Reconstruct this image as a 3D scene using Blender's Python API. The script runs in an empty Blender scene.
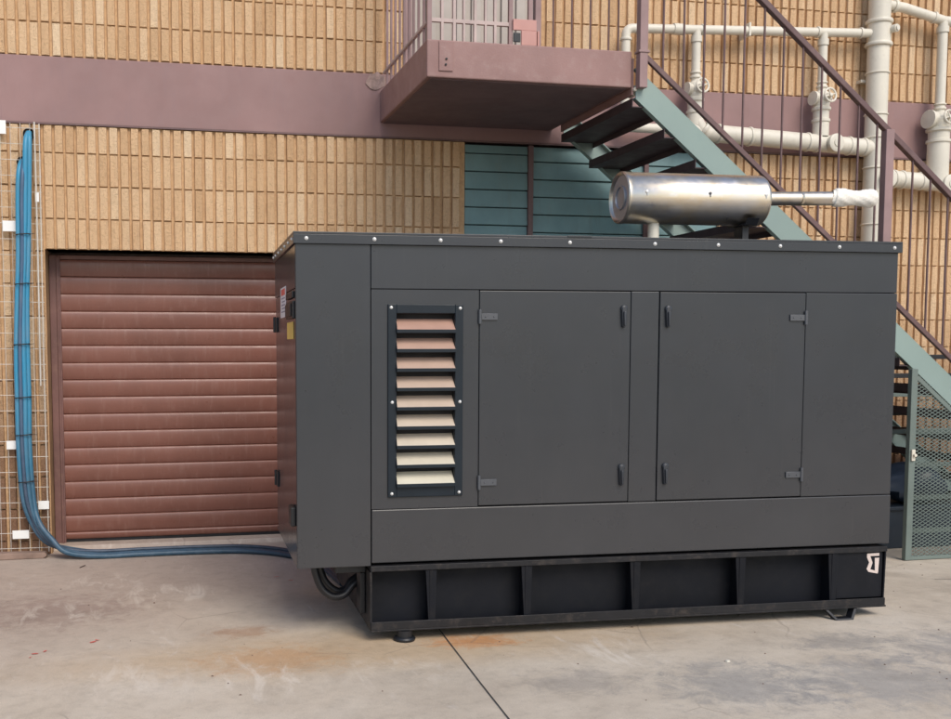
import bpy, math, random
from mathutils import Vector, Matrix
R = random.Random(11)
sc = bpy.context.scene
COL = sc.collection
PI = math.pi
WY = -0.5          # brick face
SY = -1.9          # outer plane of balcony and staircase

# ------------------------------------------------------------------ mesh builder
class MB:
    def __init__(s): s.v = []; s.f = []; s.sm = []
    def add(s, vs, fs, smooth=False):
        b = len(s.v); s.v += [tuple(p) for p in vs]
        for f in fs: s.f.append(tuple(i + b for i in f)); s.sm.append(smooth)
        return s
    def box(s, x0, x1, y0, y1, z0, z1):
        return s.add([(x0,y0,z0),(x1,y0,z0),(x1,y1,z0),(x0,y1,z0),(x0,y0,z1),(x1,y0,z1),(x1,y1,z1),(x0,y1,z1)],
              [(0,3,2,1),(4,5,6,7),(0,1,5,4),(1,2,6,5),(2,3,7,6),(3,0,4,7)])
    def prism(s, pts, a, b, axis='y'):
        # pts: polygon in the plane across axis; y -> (x,z), x -> (y,z), z -> (x,y)
        n = len(pts)
        def P(p, t):
            return {'y': (p[0], t, p[1]), 'x': (t, p[0], p[1]), 'z': (p[0], p[1], t)}[axis]
        vs = [P(p, a) for p in pts] + [P(p, b) for p in pts]
        area = sum(pts[i][0]*pts[(i+1)%n][1]-pts[(i+1)%n][0]*pts[i][1] for i in range(n))
        fs = [tuple(range(n)), tuple(range(2*n-1, n-1, -1))] + [(i, i+n, (i+1)%n+n, (i+1)%n) for i in range(n)]
        return s.add(vs, fs)
    def bar(s, p, q, w, h, up=(0,0,1)):
        p = Vector(p); q = Vector(q); d = (q-p).normalized(); up = Vector(up)
        a = d.cross(up)
        if a.length < 1e-4: a = d.cross(Vector((0,1,0)))
        a.normalize(); b = a.cross(d)
        vs = [o + a*sx*w/2 + b*sz*h/2 for o in (p, q) for sx, sz in ((-1,-1),(1,-1),(1,1),(-1,1))]
        return s.add(vs, [(0,1,2,3),(7,6,5,4),(0,4,5,1),(1,5,6,2),(2,6,7,3),(3,7,4,0)])
    def tube(s, pts, r, n=10, closed=False, caps=True):
        pts = [Vector(p) for p in pts]; m = len(pts)
        rr = r if isinstance(r, (list, tuple)) else [r]*m
        prev = None; base = len(s.v)
        for i, p in enumerate(pts):
            if closed: d = pts[(i+1)%m] - pts[i-1]
            else: d = pts[min(i+1, m-1)] - pts[max(i-1, 0)]
            d.normalize()
            if prev is None:
                a = d.cross(Vector((0,0,1)))
                if a.length < 1e-3: a = d.cross(Vector((0,1,0)))
            else: a = prev - d*prev.dot(d)
            a.normalize(); prev = a; b = d.cross(a)
            for k in range(n):
                t = 2*PI*k/n; s.v.append(tuple(p + (a*math.cos(t) + b*math.sin(t))*rr[i]))
        rng = m if closed else m-1
        for i in range(rng):
            for k in range(n):
                j = (i+1) % m
                s.f.append((base+i*n+k, base+i*n+(k+1)%n, base+j*n+(k+1)%n, base+j*n+k)); s.sm.append(True)
        if caps and not closed:
            s.f.append(tuple(base+k for k in range(n-1, -1, -1))); s.sm.append(False)
            s.f.append(tuple(base+(m-1)*n+k for k in range(n))); s.sm.append(False)
        return s
    def lathe(s, prof, o, axis, n=32):
        # prof: (t along axis, radius)
        ax = Vector(axis).normalized(); o = Vector(o)
        a = ax.cross(Vector((0,0,1)))
        if a.length < 1e-3: a = ax.cross(Vector((0,1,0)))
        a.normalize(); b = ax.cross(a); base = len(s.v)
        for t, r in prof:
            for k in range(n):
                u = 2*PI*k/n; s.v.append(tuple(o + ax*t + (a*math.cos(u)+b*math.sin(u))*max(r, 1e-4)))
        for i in range(len(prof)-1):
            for k in range(n):
                s.f.append((base+i*n+k, base+i*n+(k+1)%n, base+(i+1)*n+(k+1)%n, base+(i+1)*n+k)); s.sm.append(True)
        return s

def build(name, mb, mat, parent=None, off=(0,0,0), bevel=0, seg=2, loc=None):
    """world/local coords minus off; if loc given (top-level mesh) the origin goes to loc"""
    if loc is not None: off = loc
    me = bpy.data.meshes.new(name)
    me.from_pydata([(x-off[0], y-off[1], z-off[2]) for x, y, z in mb.v], [], mb.f)
    me.polygons.foreach_set('use_smooth', mb.sm)
    me.materials.append(mat); me.update()
    import bmesh
    bm = bmesh.new(); bm.from_mesh(me); bmesh.ops.recalc_face_normals(bm, faces=bm.faces); bm.to_mesh(me); bm.free()
    if any(mb.sm):
        me.set_sharp_from_angle(angle=math.radians(40))
    o = bpy.data.objects.new(name, me); COL.objects.link(o)
    if parent: o.parent = parent
    if loc is not None: o.location = loc
    if bevel:
        b = o.modifiers.new('Bevel', 'BEVEL'); b.width = bevel; b.segments = seg; b.limit_method = 'ANGLE'
        b.angle_limit = math.radians(40); b.harden_normals = False
    return o
def tag(o, label, cat=None, group=None, kind=None):
    if label: o['label'] = label
    if cat: o['category'] = cat
    if group: o['group'] = group
    if kind: o['kind'] = kind
    return o
def empty(name, loc, label, cat, rz=0, group=None):
    o = bpy.data.objects.new(name, None); COL.objects.link(o); o.location = loc; o.rotation_euler = (0,0,rz)
    o.empty_display_size = .2
    return tag(o, label, cat, group)

# ------------------------------------------------------------------ materials
def newmat(name):
    m = bpy.data.materials.new(name); m.use_nodes = True
    nt = m.node_tree; b = nt.nodes['Principled BSDF']
    return m, nt, b
def N(nt, t, **kw):
    n = nt.nodes.new(t)
    for k, v in kw.items():
        if k in n.inputs.keys() if hasattr(n.inputs, 'keys') else False: n.inputs[k].default_value = v
        else: setattr(n, k, v)
    return n
def noise(nt, scale, detail=4, rough=.55, vec=None, dist=0):
    n = nt.nodes.new('ShaderNodeTexNoise'); n.inputs['Scale'].default_value = scale
    n.inputs['Detail'].default_value = detail; n.inputs['Roughness'].default_value = rough
    n.inputs['Distortion'].default_value = dist
    if vec: nt.links.new(vec, n.inputs['Vector'])
    return n.outputs['Fac']
def ramp(nt, fac, stops):
    r = nt.nodes.new('ShaderNodeValToRGB'); e = r.color_ramp.elements
    while len(e) < len(stops): e.new(.5)
    for i, (p, c) in enumerate(stops):
        e[i].position = p; e[i].color = (c, c, c, 1) if isinstance(c, (int, float)) else (*c, 1)
    nt.links.new(fac, r.inputs['Fac']); return r.outputs['Color']
def mix(nt, fac, a, b, mode='MIX'):
    m = nt.nodes.new('ShaderNodeMix'); m.data_type = 'RGBA'; m.blend_type = mode
    for q, v in ((0, fac), (6, a), (7, b)):
        s = m.inputs[q]
        if isinstance(v, (int, float)): s.default_value = v if q == 0 else (v, v, v, 1)
        elif isinstance(v, tuple): s.default_value = (*v, 1)
        else: nt.links.new(v, s)
    return m.outputs[2]
def math_(nt, op, a, b=None):
    m = nt.nodes.new('ShaderNodeMath'); m.operation = op
    for s, v in zip(m.inputs, (a, b)):
        if v is None: continue
        if isinstance(v, (int, float)): s.default_value = v
        else: nt.links.new(v, s)
    return m.outputs[0]
def maprange(nt, v, a, b, c=0, d=1):
    m = nt.nodes.new('ShaderNodeMapRange')
    for s, x in zip(m.inputs, (v, a, b, c, d)):
        if isinstance(x, (int, float)): s.default_value = x
        else: nt.links.new(x, s)
    m.interpolation_type = 'SMOOTHSTEP'
    return m.outputs[0]
def coords(nt, scale=None):
    tc = nt.nodes.new('ShaderNodeTexCoord'); o = tc.outputs['Object']
    if scale:
        mp = nt.nodes.new('ShaderNodeMapping'); mp.inputs['Scale'].default_value = scale
        nt.links.new(o, mp.inputs['Vector']); o = mp.outputs['Vector']
    return o
def bump(nt, b, h, strength=.3, dist=.01):
    n = nt.nodes.new('ShaderNodeBump'); n.inputs['Strength'].default_value = strength
    n.inputs['Distance'].default_value = dist
    nt.links.new(h, n.inputs['Height']); nt.links.new(n.outputs['Normal'], b.inputs['Normal'])

def paint(name, col, rough=.5, metal=0, var=.15, scale=3, bmp=.05, dirt=None, spec=.5, streak=False):
    m, nt, b = newmat(name); c = coords(nt)
    n1 = noise(nt, scale, 5, .6, c)
    lo = tuple(x*(1-var) for x in col); hi = tuple(min(1, x*(1+var)) for x in col)
    k = ramp(nt, n1, [(.3, lo), (.7, hi)])
    if dirt:
        n2 = noise(nt, scale*4, 6, .7, coords(nt, (3,3,.5)) if streak else c)
        k = mix(nt, ramp(nt, n2, [(.52, 0), (.72, .55)]), k, dirt)
    nt.links.new(k, b.inputs['Base Color'])
    n3 = noise(nt, 8, 4, .6, c)
    nt.links.new(ramp(nt, n3, [(.3, max(rough-.08, .03)), (.7, min(1, rough+.1))]), b.inputs['Roughness'])
    b.inputs['Metallic'].default_value = metal
    b.inputs['Specular IOR Level'].default_value = spec
    if bmp: bump(nt, b, noise(nt, 90, 3, .6, c), bmp, .004)
    return m

def brick_mat():
    m, nt, b = newmat('split_face_brick'); c = coords(nt)
    at = nt.nodes.new('ShaderNodeAttribute'); at.attribute_name = 'tone'
    base = ramp(nt, at.outputs['Fac'], [(0, (.60,.385,.215)), (.5, (.74,.50,.295)), (1, (.82,.62,.41))])
    fine = noise(nt, 75, 6, .75, c)
    base = mix(nt, .85, base, ramp(nt, fine, [(.34, .68), (.46, 1.0), (.7, 1.0)]), 'MULTIPLY')
    pit = noise(nt, 150, 2, .5, c)
    base = mix(nt, ramp(nt, pit, [(.62, 0), (.7, .55)]), base, (.26,.14,.06))
    big = noise(nt, .7, 4, .6, c)
    base = mix(nt, .8, base, ramp(nt, big, [(.3, .9), (.7, 1.0)]), 'MULTIPLY')
    runs = noise(nt, 1.5, 6, .7, coords(nt, (3,3,.35)))
    base = mix(nt, ramp(nt, runs, [(.5, 0), (.72, .3)]), base, (.50,.30,.15))
    # bottom courses mixed to a darker reddish brown
    sep = nt.nodes.new('ShaderNodeSeparateXYZ'); nt.links.new(c, sep.inputs[0])
    low = maprange(nt, math_(nt, 'ADD', sep.outputs[2], math_(nt, 'MULTIPLY', noise(nt, 6, 6, .7, c), .9)), .75, 2.4, .9, 0)
    base = mix(nt, low, base, (.20,.105,.065))
    nt.links.new(base, b.inputs['Base Color']); b.inputs['Roughness'].default_value = .92
    b.inputs['Specular IOR Level'].default_value = .2
    h = math_(nt, 'ADD', noise(nt, 55, 6, .75, c), math_(nt, 'MULTIPLY', pit, .4))
    bump(nt, b, h, .9, .016)
    return m
def mortar_mat():
    m, nt, b = newmat('brick_groove'); c = coords(nt)
    k = ramp(nt, noise(nt, 30, 5, .7, c), [(.3, (.46,.29,.16)), (.7, (.62,.41,.23))])
    nt.links.new(k, b.inputs['Base Color']); b.inputs['Roughness'].default_value = .95
    bump(nt, b, noise(nt, 60, 5, .7, c), .5, .01)
    return m
def concrete_mat():
    m, nt, b = newmat('yard_concrete'); c = coords(nt)
    sep = nt.nodes.new('ShaderNodeSeparateXYZ'); nt.links.new(c, sep.inputs[0])
    X, Y = sep.outputs[0], sep.outputs[1]
    n1 = noise(nt, .9, 7, .62, c, .4)
    k = ramp(nt, n1, [(.28, (.46,.39,.31)), (.5, (.575,.497,.40)), (.72, (.65,.58,.485))])
    # pinkish dull zone towards the building and the left
    zone = maprange(nt, math_(nt, 'ADD', math_(nt, 'SUBTRACT', Y, math_(nt, 'MULTIPLY', X, .55)), math_(nt, 'MULTIPLY', noise(nt, 1.3, 5, .6, c), 1.2)), -3.1, -.9, 0, .8)
    k = mix(nt, zone, k, (.43,.345,.29))
    # tan wash in front of the machine
    dx = math_(nt, 'MULTIPLY', math_(nt, 'SUBTRACT', X, 1.2), .42); dy = math_(nt, 'MULTIPLY', math_(nt, 'ADD', Y, 3.35), 1.9)
    rr = math_(nt, 'SQRT', math_(nt, 'ADD', math_(nt, 'MULTIPLY', dx, dx), math_(nt, 'MULTIPLY', dy, dy)))
    rr = math_(nt, 'ADD', rr, math_(nt, 'MULTIPLY', noise(nt, 2.2, 6, .7, c), .7))
    k = mix(nt, maprange(nt, rr, .5, 1.35, .6, 0), k, (.52,.36,.20))
    def spot(x, y, r, col, amt, k, stretch=1.6):
        a = math_(nt, 'DIVIDE', math_(nt, 'SUBTRACT', X, x), stretch); bb = math_(nt, 'SUBTRACT', Y, y)
        d = math_(nt, 'SQRT', math_(nt, 'ADD', math_(nt, 'MULTIPLY', a, a), math_(nt, 'MULTIPLY', bb, bb)))
        d = math_(nt, 'ADD', d, math_(nt, 'MULTIPLY', math_(nt, 'SUBTRACT', noise(nt, 7, 9, .82, c, .5), .5), r*3.2))
        return mix(nt, maprange(nt, d, r*.2, r, amt, 0), k, col)
    k = spot(1.62, -3.33, .16, (.55,.24,.08), .75, k, 2.0)
    k = spot(.55, -3.42, .30, (.50,.27,.12), .5, k, 1.5)
    k = spot(.45, -2.9, .14, (.34,.17,.08), .5, k, 1.8)
    k = spot(3.3, -4.35, .5, (.30,.29,.28), .6, k, 1.4)
    k = spot(2.6, -4.25, .45, (.29,.275,.26), .65, k, 1.1)
    k = spot(4.2, -4.0, .5, (.27,.26,.255), .6, k, 1.6)
    k = spot(3.5, -3.75, .22, (.28,.26,.24), .6, k, 1.6)
    k = spot(1.9, -4.05, .25, (.29,.26,.235), .5, k, 1.4)
    k = spot(-.6, -2.2, .5, (.27,.19,.16), .55, k, 1.4)
    # grey film and darker mottling
    n2 = noise(nt, 3.3, 8, .72, c, .8)
    k = mix(nt, .55, k, ramp(nt, n2, [(.3, .74), (.5, .96), (.6, 1.0)]), 'MULTIPLY')
    # pale scrapes, dragged roughly toward the viewer
    mp = nt.nodes.new('ShaderNodeMapping'); mp.inputs['Rotation'].default_value = (0,0,math.radians(24)); mp.inputs['Scale'].default_value = (5.5, 1.6, 1)
    nt.links.new(c, mp.inputs['Vector'])
    s1 = noise(nt, 1.6, 7, .68, mp.outputs[0], .9)
    gate = noise(nt, 1.1, 3, .5, c)
    sc_ = math_(nt, 'MULTIPLY', ramp(nt, s1, [(.58, 0), (.70, 1)]), ramp(nt, gate, [(.42, 0), (.56, 1)]))
    k = mix(nt, math_(nt, 'MULTIPLY', sc_, .55), k, (.66,.60,.53))
    mp2 = nt.nodes.new('ShaderNodeMapping'); mp2.inputs['Rotation'].default_value = (0,0,math.radians(-70)); mp2.inputs['Scale'].default_value = (3.2, 1.4, 1)
    nt.links.new(c, mp2.inputs['Vector'])
    s2 = noise(nt, 2.1, 8, .7, mp2.outputs[0], 1.2)
    sc2 = math_(nt, 'MULTIPLY', ramp(nt, s2, [(.60, 0), (.72, 1)]), ramp(nt, noise(nt, 1.4, 3, .5, coords(nt, (1,1.2,1))), [(.5, 0), (.62, 1)]))
    k = mix(nt, math_(nt, 'MULTIPLY', sc2, .5), k, (.64,.57,.50))
    k = mix(nt, .8, k, ramp(nt, noise(nt, 11, 8, .78, c, .3), [(.32, .80), (.5, .97), (.6, 1.0)]), 'MULTIPLY')
    # tyre scuffs and thin meandering hairline marks
    vr = nt.nodes.new('ShaderNodeTexVoronoi'); vr.feature = 'DISTANCE_TO_EDGE'; vr.inputs['Scale'].default_value = .9
    wv = nt.nodes.new('ShaderNodeMix'); wv.data_type = 'VECTOR'; wv.inputs[0].default_value = .10
    nz = nt.nodes.new('ShaderNodeTexNoise'); nz.inputs['Scale'].default_value = 3; nz.inputs['Detail'].default_value = 6
    nt.links.new(c, nz.inputs['Vector']); nt.links.new(c, wv.inputs[4]); nt.links.new(nz.outputs['Color'], wv.inputs[5]); nt.links.new(wv.outputs[1], vr.inputs['Vector'])
    crack = math_(nt, 'MULTIPLY', maprange(nt, vr.outputs['Distance'], .001, .006, .35, 0), ramp(nt, noise(nt, .8, 3, .5, c), [(.5, 0), (.56, 1)]))
    for (px_, py_, pr_) in ((-.35,-1.5,.35),(.05,-1.95,.45),(-.55,-2.3,.4),(.45,-3.7,.45),(-.2,-3.6,.4),(1.1,-3.75,.35),(2.2,-3.7,.3)):
        a_ = math_(nt, 'SUBTRACT', X, px_); b_ = math_(nt, 'SUBTRACT', Y, py_)
        d_ = math_(nt, 'SQRT', math_(nt, 'ADD', math_(nt, 'MULTIPLY', a_, a_), math_(nt, 'MULTIPLY', b_, b_)))
        k = mix(nt, math_(nt, 'MULTIPLY', maprange(nt, d_, pr_*.2, pr_, .42, 0), ramp(nt, s1, [(.50, 0), (.60, 1)])), k, (.72,.65,.56))
    k = mix(nt, crack, k, (.2,.16,.13))
    spk = noise(nt, 55, 4, .7, c)
    k = mix(nt, ramp(nt, spk, [(.27, .6), (.36, 0)]), k, (.13,.10,.085))
    k = mix(nt, .6, k, ramp(nt, noise(nt, 160, 3, .6, c), [(.3, .86), (.7, 1.12)]), 'MULTIPLY')
    nt.links.new(k, b.inputs['Base Color'])
    nt.links.new(ramp(nt, n2, [(.3, .55), (.7, .85)]), b.inputs['Roughness'])
    b.inputs['Specular IOR Level'].default_value = .3
    bump(nt, b, math_(nt, 'ADD', noise(nt, 70, 5, .7, c), math_(nt, 'MULTIPLY', n2, 2)), .28, .006)
    return m
def steel_mat():
    m, nt, b = newmat('stainless_muffler'); c = coords(nt)
    n1 = noise(nt, 4, 4, .5, coords(nt, (1.2,2,2)))
    k = ramp(nt, n1, [(.3, (.62,.60,.58)), (.55, (.66,.57,.44)), (.75, (.70,.69,.69))])
    nt.links.new(k, b.inputs['Base Color']); b.inputs['Metallic'].default_value = 1
    nt.links.new(ramp(nt, noise(nt, 30, 4, .6, c), [(.3, .27), (.7, .40)]), b.inputs['Roughness'])
    bump(nt, b, noise(nt, 25, 3, .5, coords(nt, (.4,3,3))), .06, .004)
    return m
def cab_mat(name='cabinet_paint', gl=0):
    m, nt, b = newmat(name); c = coords(nt)
    n1 = noise(nt, 1.2, 5, .6, c)
    k = ramp(nt, n1, [(.3, (.024,.028,.034)), (.7, (.031,.035,.042))])
    n2 = noise(nt, 6, 7, .75, coords(nt, (1,1,.35)))
    k = mix(nt, ramp(nt, n2, [(.58, 0), (.78, .035)]), k, (.17,.15,.13))
    sep = nt.nodes.new('ShaderNodeSeparateXYZ'); nt.links.new(c, sep.inputs[0])
    dz = math_(nt, 'ADD', sep.outputs[2], math_(nt, 'MULTIPLY', noise(nt, 9, 5, .7, coords(nt, (1,1,.3))), -.5))
    k = mix(nt, maprange(nt, dz, .0, 1.3, .09, .0), k, (.21,.165,.125))
    run = noise(nt, 5, 6, .7, coords(nt, (7,7,.22)))
    k = mix(nt, ramp(nt, run, [(.60, 0), (.74, .06)]), k, (.2,.19,.18))
    nt.links.new(k, b.inputs['Base Color'])
    nt.links.new(ramp(nt, noise(nt, 3, 6, .7, c), [(.3, .24-gl), (.7, .36-gl)]), b.inputs['Roughness'])
    b.inputs['Specular IOR Level'].default_value = .45+gl*2
    bump(nt, b, math_(nt, 'ADD', math_(nt, 'MULTIPLY', noise(nt, 2.2, 2, .4, c), 3.5), math_(nt, 'MULTIPLY', noise(nt, 260, 2, .5, c), .2)), .16, .006)
    return m

def cable_mat(name, col):
    m, nt, b = newmat(name); c = coords(nt)
    sep = nt.nodes.new('ShaderNodeSeparateXYZ'); nt.links.new(c, sep.inputs[0])
    n1 = noise(nt, 6, 6, .7, coords(nt, (3,3,.6)))
    k = mix(nt, ramp(nt, n1, [(.42, 0), (.72, .55)]), col, tuple(x*.5+.14 for x in col))
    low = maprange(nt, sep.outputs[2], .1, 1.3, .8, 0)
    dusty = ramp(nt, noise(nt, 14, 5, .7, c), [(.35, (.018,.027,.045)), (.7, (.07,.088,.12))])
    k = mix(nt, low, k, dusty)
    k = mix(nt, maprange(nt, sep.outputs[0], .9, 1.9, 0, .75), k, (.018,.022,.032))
    nt.links.new(k, b.inputs['Base Color']); b.inputs['Roughness'].default_value = .45
    return m
M = dict(
    brick=brick_mat(), groove=mortar_mat(), concrete=concrete_mat(), steel=steel_mat(), cab=cab_mat(), cabgloss=cab_mat('side_sheet_paint', .09),
    band=paint('band_paint', (.265,.158,.150), .6, var=.12, scale=1.6, dirt=(.24,.15,.15), streak=True),
    slab=paint('slab_paint', (.275,.162,.148), .65, var=.14, scale=2.5, bmp=.35, dirt=(.33,.235,.215)),
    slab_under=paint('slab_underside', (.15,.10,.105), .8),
    shutter=paint('shutter_paint', (.200,.084,.062), .34, var=.14, scale=2.2, bmp=.08, dirt=(.27,.15,.12), streak=True),
    shutter_frame=paint('shutter_frame_paint', (.17,.085,.075), .55, var=.2, dirt=(.22,.13,.10)),
    jamb=paint('jamb_brick', (.36,.22,.11), .9, var=.3, scale=6, bmp=.5, dirt=(.2,.11,.06)),
    teal=paint('teal_board', (.155,.265,.275), .6, var=.22, scale=1.5, bmp=.15, dirt=(.15,.21,.2), streak=True),
    green=paint('pale_green_paint', (.24,.32,.295), .5, var=.08, scale=2, dirt=(.22,.30,.28)),
    fence=paint('gate_green_paint', (.135,.172,.155), .6, var=.15, dirt=(.14,.16,.14)),
    brown=paint('brown_rail_paint', (.125,.07,.068), .5, var=.2, dirt=(.2,.13,.12)),
    tread=paint('tread_paint', (.055,.035,.038), .6, var=.2),
    taupe=paint('taupe_post_paint', (.27,.175,.17), .55, var=.15, scale=5),
    lighttaupe=paint('grille_paint', (.44,.345,.32), .6, var=.15, scale=5),
    pipe=paint('pipe_paint', (.66,.62,.525), .45, var=.08, scale=4, bmp=.1, dirt=(.5,.46,.38)),
    black=paint('black_metal', (.010,.011,.014), .45, var=.2),
    skid=paint('skid_paint', (.0045,.0055,.009), .6, var=.25, scale=3, dirt=(.013,.012,.012), spec=.25),
    flange=paint('skid_flange_paint', (.011,.011,.013), .5, var=.25, scale=5, dirt=(.07,.055,.045), spec=.35),
    louvframe=paint('louver_frame_paint', (.008,.014,.021), .4, var=.15, spec=.3),
    screw=paint('zinc_screw', (.62,.62,.61), .35, metal=.3, var=.05),
    latch=paint('latch_metal', (.03,.034,.042), .35, var=.2),
    hinge=paint('hinge_paint', (.07,.075,.085), .35, var=.1),
    wire=paint('galvanised_wire', (.62,.58,.52), .5, metal=.2, var=.15),
    tagw=paint('white_tag', (.80,.80,.78), .6, var=.05),
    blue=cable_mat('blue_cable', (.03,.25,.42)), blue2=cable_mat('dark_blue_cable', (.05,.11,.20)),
    tie=paint('black_tie', (.012,.012,.014), .5),
    rubber=paint('black_hose', (.015,.016,.02), .4, var=.2),
    wood=paint('weathered_plank', (.24,.165,.13), .85, var=.25, scale=6, bmp=.4),
    joint=paint('joint_gap', (.035,.03,.027), .95),
    wrap=paint('white_wrap', (.82,.79,.72), .85, var=.06, scale=20, bmp=.6),
    salmon=paint('salmon_box_paint', (.46,.24,.21), .6, var=.1),
    red=paint('red_marks', (.62,.12,.10), .7), yellow=paint('yellow_tag', (.72,.50,.12), .5),
    labelm=paint('sticker', (.72,.72,.75), .4, var=.04),
    ink=paint('sticker_ink', (.22,.22,.30), .5),
    dblue=paint('blue_plastic', (.02,.03,.05), .35, var=.25, scale=5),
    navy=paint('dark_tub', (.02,.03,.045), .4, var=.25),
    sack=paint('brown_sack', (.15,.10,.075), .85, var=.3, scale=8, bmp=.5),
    doorpanel=paint('upper_door_panel', (.40,.36,.32), .6, var=.1, scale=3),
    mark=paint('pale_mark', (.62,.52,.47), .6, var=.1),
    rough_mortar=paint('broken_mortar', (.34,.24,.21), .95, var=.35, scale=20, bmp=.9),
    capm=paint('silencer_end_cap', (.36,.38,.42), .35, metal=.6, var=.08),  # blue grey paints the reflected sky into the cap colour
    dark=paint('inside_dark', (.01,.01,.012), .8),
    roof=paint('roof_metal', (.25,.22,.2), .6),
)
def blade_mat(t):  # peach to cream tint puts the blades' reflections into their colour
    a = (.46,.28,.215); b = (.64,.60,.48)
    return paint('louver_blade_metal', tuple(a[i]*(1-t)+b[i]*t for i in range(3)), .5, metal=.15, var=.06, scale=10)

# ------------------------------------------------------------------ ground
g = MB(); g.add([(-60,-60,0),(60,-60,0),(60,60,0),(-60,60,0)], [(0,1,2,3)])
gr = build('ground', g, M['concrete']); tag(gr, 'stained grey tan concrete yard with pale scrapes', None, kind='structure')
j = MB()
def strip(mb, pts, w, z):
    for (a, b) in zip(pts, pts[1:]):
        a = Vector((*a, z)); b = Vector((*b, z)); d = (b-a).normalized(); n = Vector((-d.y, d.x, 0))*w/2
        mb.add([a-n, b-n, b+n, a+n], [(0,1,2,3)])
strip(j, [(1.56,-2.0),(1.49,-3.2),(1.44,-4.0),(1.39,-4.9),(1.2,-8.5)], .006, .004)
strip(j, [(5.0,-2.62),(5.9,-2.75),(8,-3.0)], .006, .004)
tag(build('expansion_joint', j, M['joint']), 'thin dark expansion joint across the concrete', kind='structure')

def marks(name, mat, spots, z, label):
    mb = MB()
    for (x, y, l, w, a) in spots:
        n = 12; pts = []
        for k in range(n):
            t = 2*PI*k/n; r = 1 + R.uniform(-.45, .35)
            u, v = math.cos(t)*l*r, math.sin(t)*w*r
            pts.append((x+u*math.cos(a)-v*math.sin(a), y+u*math.sin(a)+v*math.cos(a), z))
        mb.add(pts, [tuple(range(n))])
    return tag(build(name, mb, mat), label, kind='structure')
marks('red_paint_marks', M['red'], [(-.33,-2.93,.022,.009,.5),(-.31,-2.9,.014,.006,-.6),(-.60,-3.08,.02,.008,.2),(-.56,-3.05,.016,.005,1),(.78,-1.62,.02,.006,.4),(.86,-1.74,.022,.006,-.2),(-.62,-3.14,.01,.004,1.2)],
      .004, 'small faded red paint marks on the concrete')

# ------------------------------------------------------------------ building
B0 = (-4.5, 0, 0)
bld = empty('brick_building', B0, 'tan brick building with ribbed soldier brick walls and mauve painted band', 'building')
XL, XR, ZT = -4.5, 10.5, 6.4
OPEN = [(-.755, 1.75, -1, 2.24), (2.42, 4.62, -1, 3.14), (1.93, 3.03, 3.4, 5.75), (-9, 99, 3.14, 3.61)]
w = MB()   # backing wall pieces
def wallbox(x0, x1, z0, z1): w.box(x0, x1, WY+.022, WY+.30, z0, z1)
wallbox(XL, -.755, 0, 3.14); wallbox(-.755, 1.75, 2.24, 3.14); wallbox(1.75, 2.42, 0, 3.14); wallbox(4.62, XR, 0, 3.14)
wallbox(XL, 1.93, 3.61, ZT); wallbox(3.03, XR, 3.61, ZT); wallbox(1.93, 3.03, 5.75, ZT)
build('wall_core', w, M['groove'], bld, B0)
w = MB(); w.box(XL, -.755, WY+.30, 3.5, 0, ZT-.1).box(1.75, XR, WY+.32, 3.5, 0, ZT-.1); w.box(-.755,1.75,.12,3.5,2.24,ZT-.1)
build('rear_volume', w, M['groove'], bld, B0)
rb = MB(); rb.box(XL-.1, XR+.1, WY-.1, 3.6, ZT, ZT+.15); build('roof', rb, M['roof'], bld, B0, .01)
# bricks
bm_ = MB(); tones = []
P, RH = .0765, .235
cols = int((XR-XL)/P)
def bricks(z_lo, z_hi, zj):
    c = 0
    while c < cols:
        grp = R.choice([5,7,8,10,12,14]); off = 0
        gz = R.uniform(-.0015, .0015)
        for cc in range(c, min(c+grp, cols)):
            x = XL + cc*P + .006; xw = P - .0175 + R.uniform(-.002, .002)
            z = zj + off - RH*20
            while z < z_hi:
                a, b = max(z, z_lo), min(z+RH-.0036, z_hi); z += RH
                if b-a < .02: continue
                x0, x1 = x, x+xw; xc = (x0+x1)/2; segs = [(a, b)]
                for (ox0, ox1, oz0, oz1) in OPEN:
                    if ox0-.01 < xc < ox1+.01:
                        ns = []
                        for (p, q) in segs:
                            if q <= oz0 or p >= oz1: ns.append((p, q)); continue
                            if p < oz0: ns.append((p, oz0))
                            if q > oz1: ns.append((oz1, q))
                        segs = ns
                for (p, q) in segs:
                    if q-p < .02: continue
                    t = min(1, max(0, R.gauss(.5, .2))); e = .004
                    yb = WY+.0225; yf = WY + R.uniform(-.004, .003)
                    J = lambda: R.uniform(-.0015, .0015)
                    # two-cell front with a slightly proud middle: split face
                    zm = (p+q)/2 + R.uniform(-.03, .03)
                    vs = [(x0,yb,p+gz),(x1,yb,p+gz),(x1,yb,q+gz),(x0,yb,q+gz)]
                    for zz, ez in ((p, e), (zm, 0), (q, -e)):
                        for xx in (x0+e, xc, x1-e):
                            vs.append((xx+J(), yf+R.uniform(-.0045,.0045), zz+ez+gz))
                    fs = [(4,5,8,7),(5,6,9,8),(7,8,11,10),(8,9,12,11),(0,1,6,5),(0,5,4),(3,12,2),(3,11,12),(3,10,11),(0,4,7),(0,7,3),(3,7,10),(1,9,6),(1,2,9),(2,12,9)]
                    bm_.add(vs, fs); tones.append((len(fs), t))
        c += grp
bricks(0, 3.125, 2.93); bricks(3.615, ZT, 3.85)
bo = build('brick_facing', bm_, M['brick'], bld, B0)
at = bo.data.attributes.new('tone', 'FLOAT', 'FACE'); vals = []
for n, t in tones: vals += [t]*n
at.data.foreach_set('value', vals)
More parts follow.
